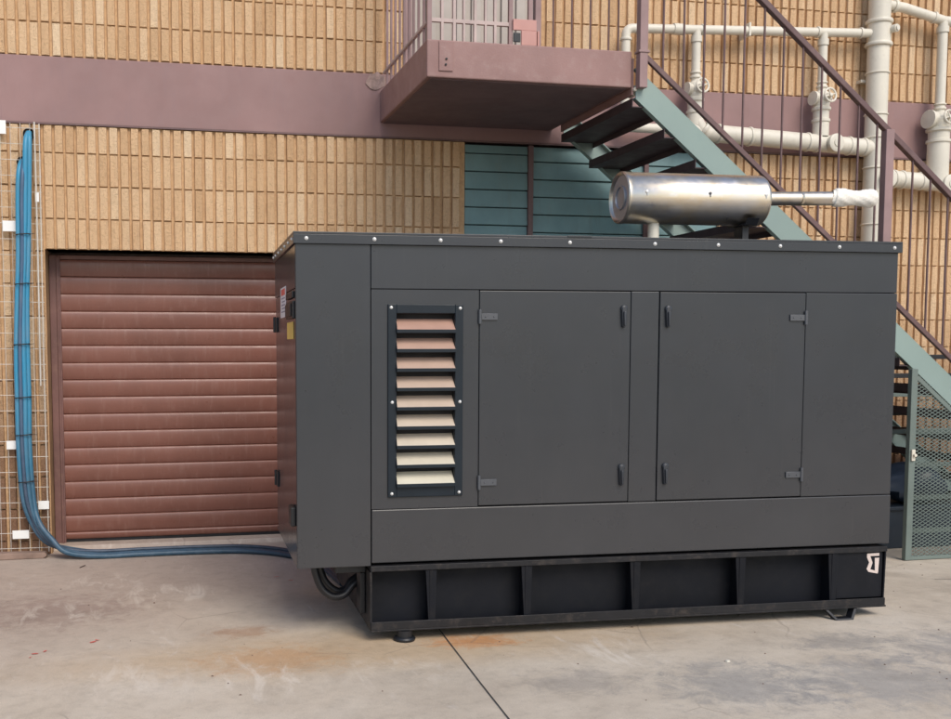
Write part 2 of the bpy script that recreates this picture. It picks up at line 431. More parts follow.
# painted band
b = MB(); b.box(XL, XR, WY+.004, WY+.3, 3.14, 3.61)
build('painted_band', b, M['band'], bld, B0, .004)
b = MB(); b.box(XL, 2.3, WY-.006, WY+.02, 3.128, 3.14).box(2.3, XR, WY-.005, WY+.02, 3.127, 3.139)
build('band_drip', b, M['brown'], bld, B0)
# broken patch on the band beside the balcony
b = MB(); pts = []
for k in range(14):
    t = 2*PI*k/14; pts.append((1.70+math.cos(t)*.07*R.uniform(.8,1.25), 3.555+math.sin(t)*.062*R.uniform(.8,1.2)))
b.prism(pts, WY-.004, WY+.02)
build('broken_patch', b, M['rough_mortar'], bld, B0)
# jamb reveals + shutter door
b = MB(); b.box(-.757, -.7555+.001, WY+.02, .06, 0, 2.24); b.box(1.749, 1.752, WY+.02, .06, 0, 2.24); b.box(-.75, 1.75, WY+.02, .06, 2.24, 2.25)
build('opening_reveal', b, M['jamb'], bld, B0)
DY = -.22; kx = .974
dx = lambda v: v*kx
dzz = lambda v: 1.55+(v-1.55)*kx
sh = MB(); SP = .1335*kx; ztop = dzz(2.205); x0, x1 = dx(-.69), 1.69; zbot = dzz(.012)
prof = []
z = ztop
while z > zbot+.02:
    zb = max(z-SP, zbot)
    for t, yy in ((0,.003),(.03,-.006),(.08,-.009),(.2,-.0115),(.38,-.0115),(.55,-.0095),(.72,-.006),(.88,-.001),(.955,.003),(.985,.012)):
        prof.append((DY+yy, z-(z-zb)*t))
    z -= SP
vs = [(x0, y, z) for y, z in prof] + [(x1, y, z) for y, z in prof]; n = len(prof)
sh.add(vs, [(i, i+1, i+1+n, i+n) for i in range(n-1)], True)
door = build('shutter_door', sh, M['shutter'], bld, B0)
fr = MB(); zt_ = dzz(2.236)
fr.box(-.752,x0,DY-.028,DY+.05,.03,zt_).box(1.69,1.748,DY-.028,DY+.05,.03,zt_).box(x0,1.69,DY-.026,DY+.05,ztop,zt_)
fr.box(x0-.028,x0-.012,DY-.042,DY-.029,.03,zt_-.01)
build('door_frame', fr, M['shutter_frame'], door, B0, .004)
fr = MB(); fr.box(x0,1.69,DY+.0,DY+.05,.034,zbot); build('bottom_seal', fr, M['dark'], door, B0)
fr = MB(); fr.prism([(-.40,.0),(-.10,.0),(-.10,.032),(-.37,.032)],-.755,1.75,'x'); build('door_sill', fr, M['concrete'], bld, (0,0,0), .004).location = (-B0[0],0,0)
# teal boards
tb = MB(); pz = .1400
def boards(x0, x1, phase):
    z = 3.045 - phase; zz = 3.115
    while zz > .02:
        a = max(z, 0.01); y = WY+.035+R.uniform(-.003,.003)
        tb.prism([(y, a+.003),(y-.012, a+.006),(y-.002, zz-.003),(y+.02, zz-.003),(y+.02, a+.003)], x0, x1, 'x'); zz = a; z -= pz+R.uniform(-.004,.004)
boards(2.424, 2.945, 0); boards(2.99, 4.615, .05)
cl = build('timber_cladding', tb, M['teal'], bld, B0, .002)
b = MB(); b.box(2.424,4.615,WY+.056,WY+.08,0,3.12); build('cladding_backing', b, M['dark'], bld, B0)
b = MB(); b.box(2.946,2.988,WY+.005,WY+.055,0,3.12); build('cladding_post', b, M['brown'], bld, B0, .003)
b = MB(); b.box(3.94,3.98,WY+.0,WY+.02,0,3.12); build('cladding_post', b, M['brown'], bld, B0, .003)
# balcony slab
b = MB(); b.box(1.735, 3.14, SY, WY+.0, 3.245, 3.48)
sl = build('balcony_slab', b, M['slab'], bld, B0, .008)
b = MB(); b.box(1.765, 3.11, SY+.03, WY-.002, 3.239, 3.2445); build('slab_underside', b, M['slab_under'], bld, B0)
b = MB(); b.box(1.812,1.905,SY-.008,SY-.001,3.285,3.47); o = build('fixing_plate', b, M['slab'], bld, B0, .003)
b = MB(); b.lathe([(0,.007),(.006,.007),(.0075,0)],(1.86,SY-.0085,3.36),(0,-1,0),10); build('plate_bolt', b, M['black'], bld, B0)
b = MB(); b.lathe([(0,.007),(.006,.007),(.0075,0)],(1.856,SY-.0085,3.325),(0,-1,0),10); build('plate_bolt', b, M['black'], bld, B0)
# upper door
b = MB(); x = 1.985; k = 0
while x < 2.975:
    wd = .045 if k%2 else .075
    y = WY+.045 if k%2 else WY+.022
    b.box(x, min(x+wd,2.98), y, WY+.10, 3.47, 5.7); x += wd+.001; k += 1
ud = build('upper_door', b, M['doorpanel'], bld, B0, .004)
b = MB(); b.box(1.93,1.983,WY-.02,WY+.12,3.47,5.75).box(2.981,3.03,WY-.02,WY+.12,3.47,5.75).box(1.983,2.981,WY-.02,WY+.12,5.7,5.75)
build('upper_door_frame', b, M['taupe'], bld, B0, .004)
b = MB(); b.box(1.985,2.98,WY+.101,WY+.12,3.47,5.7); build('upper_door_back', b, M['taupe'], bld, B0)

# ------------------------------------------------------------------ balcony railing
o0 = (1.76, SY+.04, 3.48)
rl = empty('balcony_railing', o0, 'taupe steel balustrade of upright bars standing on the balcony slab', 'railing')
def P_(name, mb, mat, bevel=0): return build(name, mb, mat, rl, o0, bevel)
yF = SY+.045
b = MB(); b.box(1.75, 2.47, yF-.012, yF+.012, 3.60, 3.625); P_('lower_rail', b, M['lighttaupe'], .003)
b = MB(); b.box(1.75, 3.15, yF-.02, yF+.02, 4.5, 4.54); P_('top_rail', b, M['taupe'], .004)
b = MB(); b.box(1.748,1.772,SY+.07,WY-.03,4.5,4.54); P_('top_rail', b, M['taupe'], .004)
b = MB(); b.box(1.75,1.772,SY+.07,WY-.03,3.60,3.62); P_('lower_rail', b, M['lighttaupe'], .003)
for x, wd in ((1.76,.03),(1.845,.018),(1.925,.02),(1.99,.014),(2.065,.018),(2.135,.014),(2.2,.018),(2.305,.028),(2.44,.03)):
    b = MB(); b.box(x-wd/2, x+wd/2, yF-.0125 if wd<.02 else yF-.014, yF+.014, 3.48, 4.5); P_('upright_bar', b, M['lighttaupe'] if wd < .028 else M['taupe'], .002)
for x in (2.60,2.73,2.86,2.99,3.06):
    b = MB(); b.tube([(x,yF,3.48),(x,yF,4.5)], .006, 8); P_('upright_bar', b, M['brown'])
for k in range(9):
    y = SY+.18+k*.135; b = MB(); b.box(1.753,1.769,y-.007,y+.007,3.48,4.5); P_('upright_bar', b, M['taupe'], .002)
b = MB(); b.box(2.315,2.475,yF-.03,yF-.016,3.575,3.645).box(2.37,2.475,yF-.034,yF-.0165,3.48,3.574).box(2.485,2.50,yF-.02,yF,3.48,3.58); P_('lock_box', b, M['salmon'], .003)
b = MB(); b.box(2.318,2.366,yF-.028,yF-.018,3.50,3.56); P_('lock', b, M['black'], .004)

# ------------------------------------------------------------------ staircase
SL = -.822
s0 = (5.0, -1.25, 0)
st = empty('staircase', s0, 'pale green steel outdoor staircase with brown treads and rod balustrade', 'staircase')
def S_(name, mb, mat, bevel=0, par=None): return build(name, mb, mat, par or st, s0, bevel)
zu = lambda x: 3.355 + SL*(x-3.2)
zl = lambda x: 3.148 + SL*(x-3.2)
XE = 7.03
for (ya, yb, s) in ((SY-.004, SY+.006, 1), (-.66, -.65, -1)):
    b = MB(); xt = 3.17
    b.prism([(xt, zl(xt)), (XE-.02, zl(XE-.02)), (XE+.23, zu(XE+.23)), (xt, zu(xt)+.0)], ya, yb)
    # flanges behind the web
    for zf, sg in ((zu, -1), (zl, 1)):
        b.prism([(xt, zf(xt)+(-.002 if sg<0 else .002)), (XE, zf(XE)+(-.002 if sg<0 else .002)), (XE, zf(XE)+sg*.013), (xt, zf(xt)+sg*.013)], yb if s>0 else ya-.04, yb+.04 if s>0 else ya)
    S_('stringer', b, M['green'], .002)
# treads
nt_ = 17
for k in range(nt_):
    x = 3.185 + .2345*k; z = 3.125 - .1928*k
    b = MB(); b.box(x-.035, x+.235, SY+.008, -.662, z-.004, z+.002)
    b.box(x+.23, x+.2352, SY+.008, -.662, z-.040, z-.004).box(x-.035, x-.030, SY+.008, -.662, z+.002, z+.055)
    S_('tread', b, M['tread'])
b = MB(); b.box(3.145, 3.16, SY+.01, -.66, 3.20, 3.44); S_('head_plate', b, M['slab'], .002)
b = MB(); b.box(3.162,3.185,SY+.03,SY+.10,3.20,3.27); b.lathe([(0,.016),(.012,.016),(.013,0)],(3.186,SY+.06,3.232),(1,-.0,0),8); b.lathe([(0,.014),(.02,.014),(.021,0)],(3.165,SY+.01,3.235),(0,-1,0),8); S_('bracket', b, M['pipe'], .003)
# posts
b = MB(); b.box(3.165,3.222,SY-.066,SY-.006,3.235,4.55); S_('post', b, M['taupe'], .004)
b = MB(); b.box(3.155,3.232,SY-.072,SY-.002,3.46,3.475); S_('post_collar', b, M['taupe'], .003)
zr = lambda x: 3.455 + SL*(x-3.2) + .0
zh = lambda x: 3.872 + SL*(x-4.046)
b = MB(); b.box(5.035,5.10,SY-.066,SY-.006, zu(5.07)-.12, zh(5.07)+.01); S_('post', b, M['taupe'], .004)
yR = SY-.035
b = MB(); b.bar((3.22,yR,zr(3.22)),(XE,yR,zr(XE)),.03,.034); S_('lower_rail', b, M['brown'], .004)
b = MB(); b.bar((3.19,yR,zh(3.19)),(XE,yR,zh(XE)),.045,.04); S_('handrail', b, M['brown'], .006)
x = 3.345; 
while x < 6.9:
    if abs(x-5.07) > .06:
        b = MB(); b.tube([(x,yR,zr(x)),(x,yR,zh(x))], .0075, 8); S_('baluster', b, M['brown'])
    x += .1487
b = MB(); b.box(6.75,6.81,SY-.066,SY-.006,0,zh(6.78)+.0); S_('post', b, M['brown'], .004)

# ------------------------------------------------------------------ mesh gate under the stair
g0 = (5.33, -1.88, 0)
gt = empty('mesh_gate', g0, 'green expanded metal gate closing the space under the stairs', 'gate')
def G_(name, mb, mat, bevel=0): return build(name, mb, mat, gt, g0, bevel)
yg = -2.05; gx0, gx1 = 5.225, 6.70
zc = lambda x: zl(x+.10)-.03
b = MB(); b.box(gx0, gx0+.05, yg-.02, yg+.02, .004, 1.37); G_('gate_post', b, M['fence'], .004)
for zz in (.92,.685,.45,.21):
    xe = min(gx1-.02, 3.2+(3.00-zz)/.822-.08)
    b = MB(); b.box(gx0+.052, xe, yg-.004+.012, yg+.022, zz-.017, zz+.017); G_('gate_rail', b, M['fence'], .002)
b = MB(); b.box(gx0+.052, 6.72, yg-.014, yg+.016, .004, .03); G_('gate_rail', b, M['fence'], .002)
b = MB(); b.bar((gx0+.052,yg,zc(gx0+.05)-.02),(6.72,yg,zc(6.72)-.02),.025,.03); G_('gate_rail', b, M['fence'], .002)
def inside(x, z): return gx0+.05 <= x <= 6.74 and .01 <= z <= zc(x)
mm = MB(); step = .026; sl_ = .55
for sg in (1,-1):
    c = -6.0
    while c < 9.0:
        # z = sg*sl_*x + c ; sample and clip
        seg0 = None; xx = gx0+.05
        while xx <= 6.75:
            ok = inside(xx, sg*sl_*xx + c)
            if ok and seg0 is None: seg0 = xx
            if (not ok or xx+.01 > 6.75) and seg0 is not None:
                if xx-seg0 > .015:
                    mm.bar((seg0,yg-.008*(1 if sg>0 else .4),sg*sl_*seg0+c),(xx,yg-.008*(1 if sg>0 else .4),sg*sl_*xx+c),.003,.0048,(0,1,0) if False else (0,0,1))
                seg0 = None
            xx += .01
        c += step
G_('expanded_mesh', mm, M['fence'])
b = MB(); b.box(gx0+.012,gx0+.04,yg-.034,yg-.021,.72,.80).lathe([(0,.012),(.02,.012),(.021,0)],(gx0+.03,yg-.03,.76),(0,-1,0),10); G_('gate_latch', b, M['pipe'], .002)

# tread bars, then things kept under the stair
def tread_bars():  # plain bars and uprights stand in for treads of a second flight
    r0 = (6.1, -.95, 0)
    r = empty('second_flight_bars', r0, 'dark thin steel bars standing in for stair treads behind the mesh gate', 'tread_bars')
    for (x, y) in ((5.3,-1.15),(5.3,-.8),(6.9,-1.15),(6.9,-.8)):
        b = MB(); b.box(x-.02,x+.02,y-.02,y+.02,0,1.5); build('upright', b, M['black'], r, r0, .002)
    for z in (.30,.84,.99,1.14,1.29,1.44):
        b = MB(); b.box(5.28,6.92,-1.17,-1.12,z-.018,z+.018); build('tread_bar', b, M['fence'] if z in (.84,1.14) else M['black'], r, r0, .003)
tread_bars()
def lump(name, mat, c, sx, sy, sz, label, cat, seed):
    rr = random.Random(seed); mb = MB(); n, m = 20, 12; ph = [rr.uniform(0,6.28) for _ in range(6)]
    prof = []
    base = 0
    for i in range(m+1):
        th = PI*i/m
        for k in range(n):
            u = 2*PI*k/n
            r = 1 + .10*math.sin(3*u+ph[0]+2*th) + .07*math.sin(5*u+ph[1]-3*th) + .06*math.sin(7*u+4*th+ph[2])
            mb.v.append((c[0]+sx*r*math.sin(th)**.7*math.cos(u) if th<3.14 else c[0], c[1]+sy*r*(math.sin(th)**.7 if th<3.14 else 0)*math.sin(u), sz*(1-math.cos(th))*.5*(1+.06*math.sin(u*2+ph[3]))+c[2]))
    for i in range(m):
        for k in range(n):
            mb.f.append((i*n+k, i*n+(k+1)%n, (i+1)*n+(k+1)%n, (i+1)*n+k)); mb.sm.append(True)
    return tag(build(name, mb, mat, loc=(c[0], c[1], c[2])), label, cat)
lump('plastic_sack', M['dblue'], (5.72,-1.5,.32), .24,.2,.30, 'dark blue plastic sack on the dark tub behind the mesh gate', 'sack', 3)
b = MB(); b.prism([(5.16,0),(6.35,0),(6.4,.32),(5.12,.32)],-1.66,-1.25); b.prism([(5.10,.29),(6.42,.29),(6.42,.325),(5.10,.325)],-1.68,-1.661)
o = build('plastic_tub', b, M['navy'], loc=(5.7,-1.45,0), bevel=.01); tag(o, 'dark blue plastic tub on the ground behind the mesh gate', 'tub')

# ------------------------------------------------------------------ pipework
p0 = (5.97, -.62, 0)
pw = empty('drain_pipework', p0, 'cream painted drain pipes with valves fixed to the brick wall', 'pipework')
def W_(name, mb, mat=None, par=None): return build(name, mb, mat or M['pipe'], par or pw, p0)
yp = -.62
XR_ = 5.975
def collar(mb, p, ax, r, t=.02): 
    c_ = MB(); c_.lathe([(-t/2,r*.9),(-t/2,r*1.1),(-t/4,r*1.15),(t/4,r*1.15),(t/2,r*1.1),(t/2,r*.9)], p, ax, 28); W_('pipe_collar', c_)
b = MB(); b.tube([(XR_,yp,0),(XR_,yp,ZT-.2)], .087, 28)
W_('riser_pipe', b)
b = MB()
for z in (4.22, 4.035): collar(b, (XR_,yp,z), (0,0,1), .094, .03)
b.lathe([(-.1,.093),(.1,.093)],(XR_,yp,4.13),(0,0,1),28)
for z in (3.80,3.46,3.27,3.02,2.55,2.0,1.2): collar(b, (XR_,yp,z), (0,0,1), .084, .014)
b.v and W_('pipe_coupling', b)
b = MB(); b.lathe([(0,.032),(.10,.032),(.10,.022),(.112,.022),(.112,0)],(XR_+.05,yp-.02,4.15),(.35,-1,0),12); W_('inspection_plug', b)
# upper branch
def bend(a, c, bb, r, n=6):  # round corner at c
    a, c, bb = Vector(a), Vector(c), Vector(bb); p = c+(a-c).normalized()*r; q = c+(bb-c).normalized()*r
    return [a] + [p*(1-t)**2 + c*2*t*(1-t) + q*t*t for t in [i/n for i in range(n+1)]] + [bb]
b = MB(); b.tube(bend((XR_,yp,4.13),(3.70,yp,4.035),(3.70,yp,3.27),.06), .036, 18); W_('vent_pipe', b)
b = MB()
for x in (3.80,4.36,5.4,5.80): collar(b,(x,yp,4.13-(XR_-x)*.0418),(1,0,0),.039,.02)
collar(b,(3.70,yp,3.95),(0,0,1),.039,.02)
b.lathe([(-.045,.036),(-.045,.044),(.045,.044),(.045,.036)],(4.15,yp,4.054),(1,0,0),18)
W_('pipe_coupling', b); b = MB(); b.box(4.14,4.155,yp-.005,yp+.11,4.09,4.10); W_('pipe_bracket', b)
b = MB(); b.box(4.755,4.77,yp-.04,yp+.11,4.03,4.135); W_('pipe_bracket', b); b = MB()
b.v and W_('pipe_coupling', b)
# lower main
zlow = lambda x: 3.262 - (x-4.2)*.043
b = MB(); b.tube(bend((3.70,yp,3.40),(3.70,yp,3.27),(4.35,yp,3.262),.045), .038, 18); W_('drain_pipe', b)
b = MB(); b.tube([(4.20,yp,zlow(4.2)),(XR_,yp,zlow(XR_))], .070, 24)
b.lathe([(-.05,.04),(0,.068)],(4.2,yp,zlow(4.2)),(1,0,-.04),24); W_('drain_pipe', b)
b = MB()
for x in (4.52,4.80,5.33,5.42,5.72,5.86): collar(b,(x,yp,zlow(x)),(1,0,-.04),.068,.022)
b.v and W_('pipe_coupling', b)
def valve_drop(x, zt, zwheel, zb, r, rb, capped):
    b = MB(); b.tube([(x,yp,zt),(x,yp,zwheel+.02)], r, 18)
    b.lathe([(-.05,r*1.22),(.0,r*1.22)],(x,yp,zt-.05),(0,0,1),18); collar(b,(x,yp,zwheel+.10),(0,0,1),r*1.1,.018); collar(b,(x,yp,zwheel+.135),(0,0,1),r*1.1,.012)
    W_('drop_pipe', b)
    v = MB(); H_ = zwheel-zb
    v.lathe([(.07,r),(.055,rb*.8),(.04,rb*.95),(0,rb),(-.06,rb*.95),(-.07,rb*1.12),(-.09,rb*1.12),(-.10,rb*.92),(-.16,rb*.92),(-.165,rb*1.08),(-.185,rb*1.08),(-.19,rb*.95),(-H_,rb*.95)],(x,yp,zwheel),(0,0,1),24)
    # bonnet to the front and bulge to the side
    v.lathe([(0,rb*.75),(.05,rb*.7),(.06,rb*.5),(.09,rb*.4),(.095,.012),(.125,.012)],(x+.005,yp-.005,zwheel-.0),(.0,-1,.05),16)
    v.lathe([(0,rb*.8),(rb*1.05,rb*.75),(rb*1.1,rb*.85),(rb*1.35,rb*.85),(rb*1.4,0)],(x,yp,zwheel),(-1,-.1,.05),18)
    vo = W_('valve', v)
    hw = MB(); c = Vector((x-.005,yp-.125,zwheel+.01)); ax = Vector((.12,-1,.12)).normalized()
    a = ax.cross(Vector((0,0,1))).normalized(); bb = ax.cross(a); RW = .055
    hw.tube([c+(a*math.cos(t)+bb*math.sin(t))*RW for t in [2*PI*k/20 for k in range(20)]], .0085, 8, closed=True)
    for k in range(4):
        t = 2*PI*k/4+.3; hw.tube([c, c+(a*math.cos(t)+bb*math.sin(t))*RW], .0055, 6)
    hw.lathe([(-.01,.014),(.012,.014),(.013,0)], c, ax, 10)
    W_('handwheel', hw, M['pipe'], vo)
valve_drop(4.31, 4.06, 3.585, 3.30, .036, .064, False)
valve_drop(5.455, 4.10, 3.565, 3.26, .036, .068, True)
# angled junction legs into the main
b = MB(); b.tube([(4.31,yp,3.36),(4.345,yp-.01,3.28),(4.42,yp-.01,3.24)], [.056,.064,.068], 18); collar(b,(4.37,yp-.02,3.27),(1,0,-.8),.066,.03); W_('junction', b)
def cap(x, z, r, y=yp):
    b = MB(); b.lathe([(0,r*.95),(.075,r*.95),(.075,r*1.12),(.10,r*1.12),(.108,r*.9),(.102,0)],(x,y,z),(.12,-1,0),24)
    b.lathe([(.104,r*.5),(.112,r*.48),(.112,0)],(x,y,z),(.12,-1,0),18); W_('cleanout_cap', b)
cap(5.53, 3.20, .066); cap(6.02, 2.925, .066, yp-.03); cap(6.64, 2.90, .070)
b = MB(); b.tube([(XR_,yp,2.945),(9.5,yp,2.80)], .070, 24); W_('drain_pipe', b)
b = MB()
for x in (6.16,6.24,6.42,6.50,6.78,6.9,7.9): collar(b,(x,yp,2.945-(x-XR_)*.041),(1,0,0),.068,.022)
b.v and W_('pipe_coupling', b)
# right hand branch
b = MB(); b.tube([(XR_,yp,4.375),(6.2,yp,4.355),(6.6,yp,4.27),(9.5,yp,4.20)], .040, 18); W_('vent_pipe', b)
b = MB(); collar(b,(6.12,yp,4.36),(1,0,-.1),.045,.03); collar(b,(6.5,yp,4.292),(1,0,-.2),.042,.02); collar(b,(6.7,yp,4.268),(1,0,0),.042,.02); b.v and W_('pipe_coupling', b)
valve_drop(6.59, 4.27, 3.44, 2.90, .040, .092, True)
# spiky brackets
b = MB()
for z in (3.75, 2.3, 1.0): b.box(XR_-.11,XR_+.11,yp+.06,WY,z-.012,z+.012)
W_('pipe_bracket', b)

# ------------------------------------------------------------------ wall mesh, tags, plank, cables
m0 = (-1.1,-.56,0)
wm = empty('cable_mesh_panel', m0, 'galvanised welded wire panel fixed on the brick wall behind the blue cables', 'mesh panel')
b = MB(); ym = -.545
x = -.772
k = 0
while x > -1.75:
    lean = .006*math.sin(x*9)
    b.tube([(x,ym,.03),(x+lean,ym-.006,1.4),(x-lean,ym,3.12)], .0042 if k in (0,) else .0021, 6); x -= .066; k += 1
z = .06
while z < 3.12:
    b.tube([(-1.75,ym-.005,z),(-1.2,ym-.008,z+.004),(-.76,ym-.004,z)], .0022, 6); z += .112
build('wire_grid', b, M['wire'], wm, m0)
b = MB(); b.tube([(-.80,ym-.01,1.25),(-.797,ym-.012,2.2),(-.80,ym-.01,3.13)], .006, 8); build('edge_rod', b, M['wire'], wm, m0)
TG = 'white tags on the wire panel'
for (x, z, w_, h_, lab) in ((-1.045,3.085,.105,.095,'white tag high on the wire panel under the mauve band'),
                      (-.985,2.392,.095,.075,'white tag left of the blue cables above head height'),
                      (-.792,2.60,.026,.065,'tiny white tag right of the blue cables near the top'),
                      (-.99,.822,.115,.062,'white tag just left of the blue cables at knee height'),
                      (-.80,.377,.075,.062,'small white tag right of the cables where they bend'),
                      (-.965,.165,.115,.062,'white tag on the wire panel just above the plank')):
    b = MB(); b.box(x-w_/2,x+w_/2,ym-.016,ym-.0125,z-h_/2,z+h_/2)
    b.box(x-w_*.1,x+w_*.1,ym-.0125,ym-.004,z+h_*.3,z+h_*.36)
    tag(build('cable_tag', b, M['tagw'], loc=(x,ym-.014,z-h_/2), bevel=.001), lab, 'tag', TG)
b = MB(); b.prism([(-1.8,0.001),(-.80,.001),(-.775,.02),(-.79,.043),(-1.2,.05),(-1.8,.048)],-.66,-.575)
tag(build('timber_plank', b, M['wood'], loc=(-1.3,-.62,0), bevel=.006), 'weathered timber plank on the ground at the foot of the wire panel', 'plank')
# cables
def catmull(pts, n=7):
    pts = [Vector(p) for p in pts]; out = []
    q = [pts[0]*2-pts[1]] + pts + [pts[-1]*2-pts[-2]]
    for i in range(1, len(q)-2):
        for k in range(n):
            t = k/n; a, b_, c, d = q[i-1], q[i], q[i+1], q[i+2]
            out.append(.5*((2*b_)+(c-a)*t+(2*a-5*b_+4*c-d)*t*t+(3*b_-a-3*c+d)*t**3))
    out.append(pts[-1]); return out
pathA = [(-.842,-.47,3.06),(-.842,-.555,3.045),(-.845,-.60,2.95),(-.856,-.60,2.60),(-.872,-.60,2.2),(-.888,-.60,1.87),(-.893,-.60,1.5),(-.892,-.60,1.15),(-.896,-.60,.787),(-.876,-.60,.42)]
pathB = [(-.890,-.47,2.86),(-.890,-.555,2.845),(-.895,-.60,2.76),(-.905,-.60,2.575),(-.912,-.60,2.2),(-.928,-.60,1.87),(-.944,-.60,1.5),(-.946,-.60,1.15),(-.945,-.60,.787),(-.922,-.60,.42)]
cab = [ # (path, x offset, y offset, lane on the floor, radius, mat, label)
 (pathA, .012, .0, 3, .019, 'blue', 'bright blue cable on the right of the bundle climbing the wall'),
 (pathA, -.012, -.018, 2, .0185, 'blue', 'bright blue cable lying in front of the bundle from the upper hole'),
 (pathB, .008, .0, 1, .018, 'blue2', 'dusty dark blue cable in the middle of the bundle from the lower hole'),
 (pathB, -.012, -.006, 0, .019, 'blue', 'blue cable on the left edge of the bundle from the lower hole'),
 (pathB, .016, -.03, 4, .014, 'blue2', 'thin dark blue cable over the front of the bundle'),
]
for (pth, dx, dy, lane, r, mt, lab) in cab:
    f = 1 if lane != 4 else 1
    pts = [(x+dx*(.35 if i<2 else 1), y+(dy if i>1 else 0), z-(.0)) for i, (x,y,z) in enumerate(pth)]
    ly = (-.60,-.645,-.69,-.74,-.668)[lane]; lz = r+.002 + (.028 if lane == 4 else 0)
    dz = {0:-.02,1:-.005,2:.012,3:.03,4:.0}[lane]
    # lanes nearer the wall lie lower in the bend
    bx = .0 + lane*.012 if lane < 4 else .02
    pts += [(-.86+bx,-.60+ (ly+.6)*.3,.23+dz),(-.77+bx,-.61+(ly+.6)*.6,.12+dz*.8),(-.63,ly,.045+lz*.4),(-.40,ly-.02,lz),(-.12,ly-.01,lz),(.32,ly-.015,lz),(.66,ly-.07,lz),(.93,ly-.27,lz),(1.10,ly-.62,lz+.0),(1.16,ly-1.25,lz)]
    b = MB(); b.tube(catmull(pts), r, 12)
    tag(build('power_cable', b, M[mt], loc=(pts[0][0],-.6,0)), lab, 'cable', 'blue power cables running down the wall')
# sleeves
for (x, z, lab) in ((-.842,3.055,'dark sleeve in the wall where the higher cables come out'),(-.890,2.855,'dark sleeve in the wall where the lower cables come out')):
    b = MB(); b.lathe([(0,.040),(.045,.040),(.045,.034),(.002,.034),(.001,0)],(x,WY+.01,z),(0,-1,-.15),20)
    tag(build('wall_sleeve', b, M['dark'], loc=(x,WY,z)), lab, 'pipe sleeve')
for (x, z, w_, lab) in ((-.888,2.33,.10,'topmost black tie round the blue cables'),(-.905,1.98,.10,'second black tie from the top of the cables'),(-.917,1.55,.115,'middle black tie round the blue cables'),
        (-.918,1.17,.115,'black tie on the cables below the middle of the wall'),(-.918,.90,.115,'black tie on the cables just above the knee high tag'),(-.915,.56,.115,'lowest black tie above the bend of the cables')):
    b = MB(); yc = -.612
    pts = [(x+w_/2*.95*math.cos(t), yc+.040*math.sin(t), z+.004*math.cos(t)) for t in [2*PI*k/20 for k in range(20)]]
    b.tube(pts, .0042, 6, closed=True); b.bar((x+w_/2-.005,yc-.02,z),(x+w_/2+.03,yc-.03,z+.004),.004,.003)
    tag(build('cable_tie', b, M['tie'], loc=(x,yc,z)), lab, 'cable tie', 'black ties round the blue cables')

# ------------------------------------------------------------------ generator
gen = empty('generator', (.707,-3.2116,0), 'dark grey canopied diesel generator on a black skid with a silver silencer on its roof', 'generator', rz=-.0341)
def Q(name, mb, mat, par=None, bevel=.0025, label=None):
    o = build(name, mb, mat, par or gen, (0,0,0), bevel)
    if label: o['label'] = label
    return o
L, D = 3.372, 1.25
ZB, Z1, Z2, ZTp = .405, .695, 1.828, 2.053
# inner carcass (dark, shows in the gaps)
b = MB(); b.box(.02, L-.02, .06, D-.01, .42, 2.04); Q('inner_carcass', b, M['dark'], bevel=0)
f0 = .010   # face depth of the base sheets
b = MB(); b.box(0, .3815, 0, .02, .400, ZTp); Q('end_panel', b, M['cab'])
b = MB(); b.box(.3855, L, .004, .02, Z2+.0025, ZTp); Q('top_panel', b, M['cab'])
b = MB(); b.box(.3855,.9525,-.001,.02,1.706,Z2-.001).box(.3855,.9525,-.001,.02,Z1+.002,.812).box(.3855,.515,-.001,.02,.812,1.706).box(.824,.9525,-.001,.02,.812,1.706); lp = Q('louver_panel', b, M['cab'], bevel=0)
b = MB(); b.box(1.7925, 1.9515, -.001, .02, Z1+.002, Z2-.001); Q('centre_panel', b, M['cab'], bevel=.004)
b = MB(); b.box(2.8145, L, -.001, .02, Z1+.002, Z2-.001); Q('right_panel', b, M['cab'], bevel=.004)
b = MB(); b.box(.3855, L, -.006, .02, ZB+.01, Z1-.001); Q('lower_panel', b, M['cab'], bevel=.005)
# left side and right side, rear
b = MB(); b.box(-.001, .018, .0215, D-.10, .400, ZTp-.225)
b.box(-.001,.018,.0215,D,ZTp-.22,ZTp)
b.box(.003,.018,D-.095,D,.45,ZTp-.225)
b.prism([(.0215,.4),(D-.1,.4),(D-.1,.3985),(.0215,.3985)],.0,.017,'x')
sp = Q('side_panel', b, M['cabgloss'], bevel=.003)
b = MB(); b.box(L-.018, L+.001, .0215, D, .41, ZTp); Q('side_panel', b, M['cab'])
b = MB(); b.box(.02, L-.02, D-.009, D+.004, .41, ZTp); Q('rear_panel', b, M['cab'])
b = MB(); b.box(.0, .384, .021, D-.01, .396, .402); Q('floor_panel', b, M['cab'], bevel=0)
# lid
b = MB(); b.box(-.012, L+.014, -.014, D+.014, 2.100, 2.112)
b.box(-.012, L+.014, -.014, -.008, 2.052, 2.0995); b.box(-.012, -.006, -.0075, D+.014, 2.052, 2.0995); b.box(L+.008, L+.014, -.0075, D+.014, 2.052, 2.0995)
lid = Q('lid', b, M['cab'], bevel=.002)
def screw(p, ax, par, r=.0078):
    b = MB(); b.lathe([(0,r*1.25),(.0015,r*1.25),(.002,r*.9),(.006,r*.75),(.0075,r*.3),(.0076,0)], p, ax, 12); return Q('screw', b, M['screw'], par, 0)
for x in (.054,.40,.744,1.064,1.44,1.915,2.278,2.642,2.997,3.335): screw((x,-.0142,2.078),(0,-1,0), lid)
for y in (.05,.25,.45,.65,.85,1.05,1.2): screw((-.0122,y,2.078),(-1,0,0), lid)
b = MB(); b.box(1.425,1.56,-.0185,-.0145,2.106,2.114); Q('lid_clip', b, M['cab'], lid, .001)
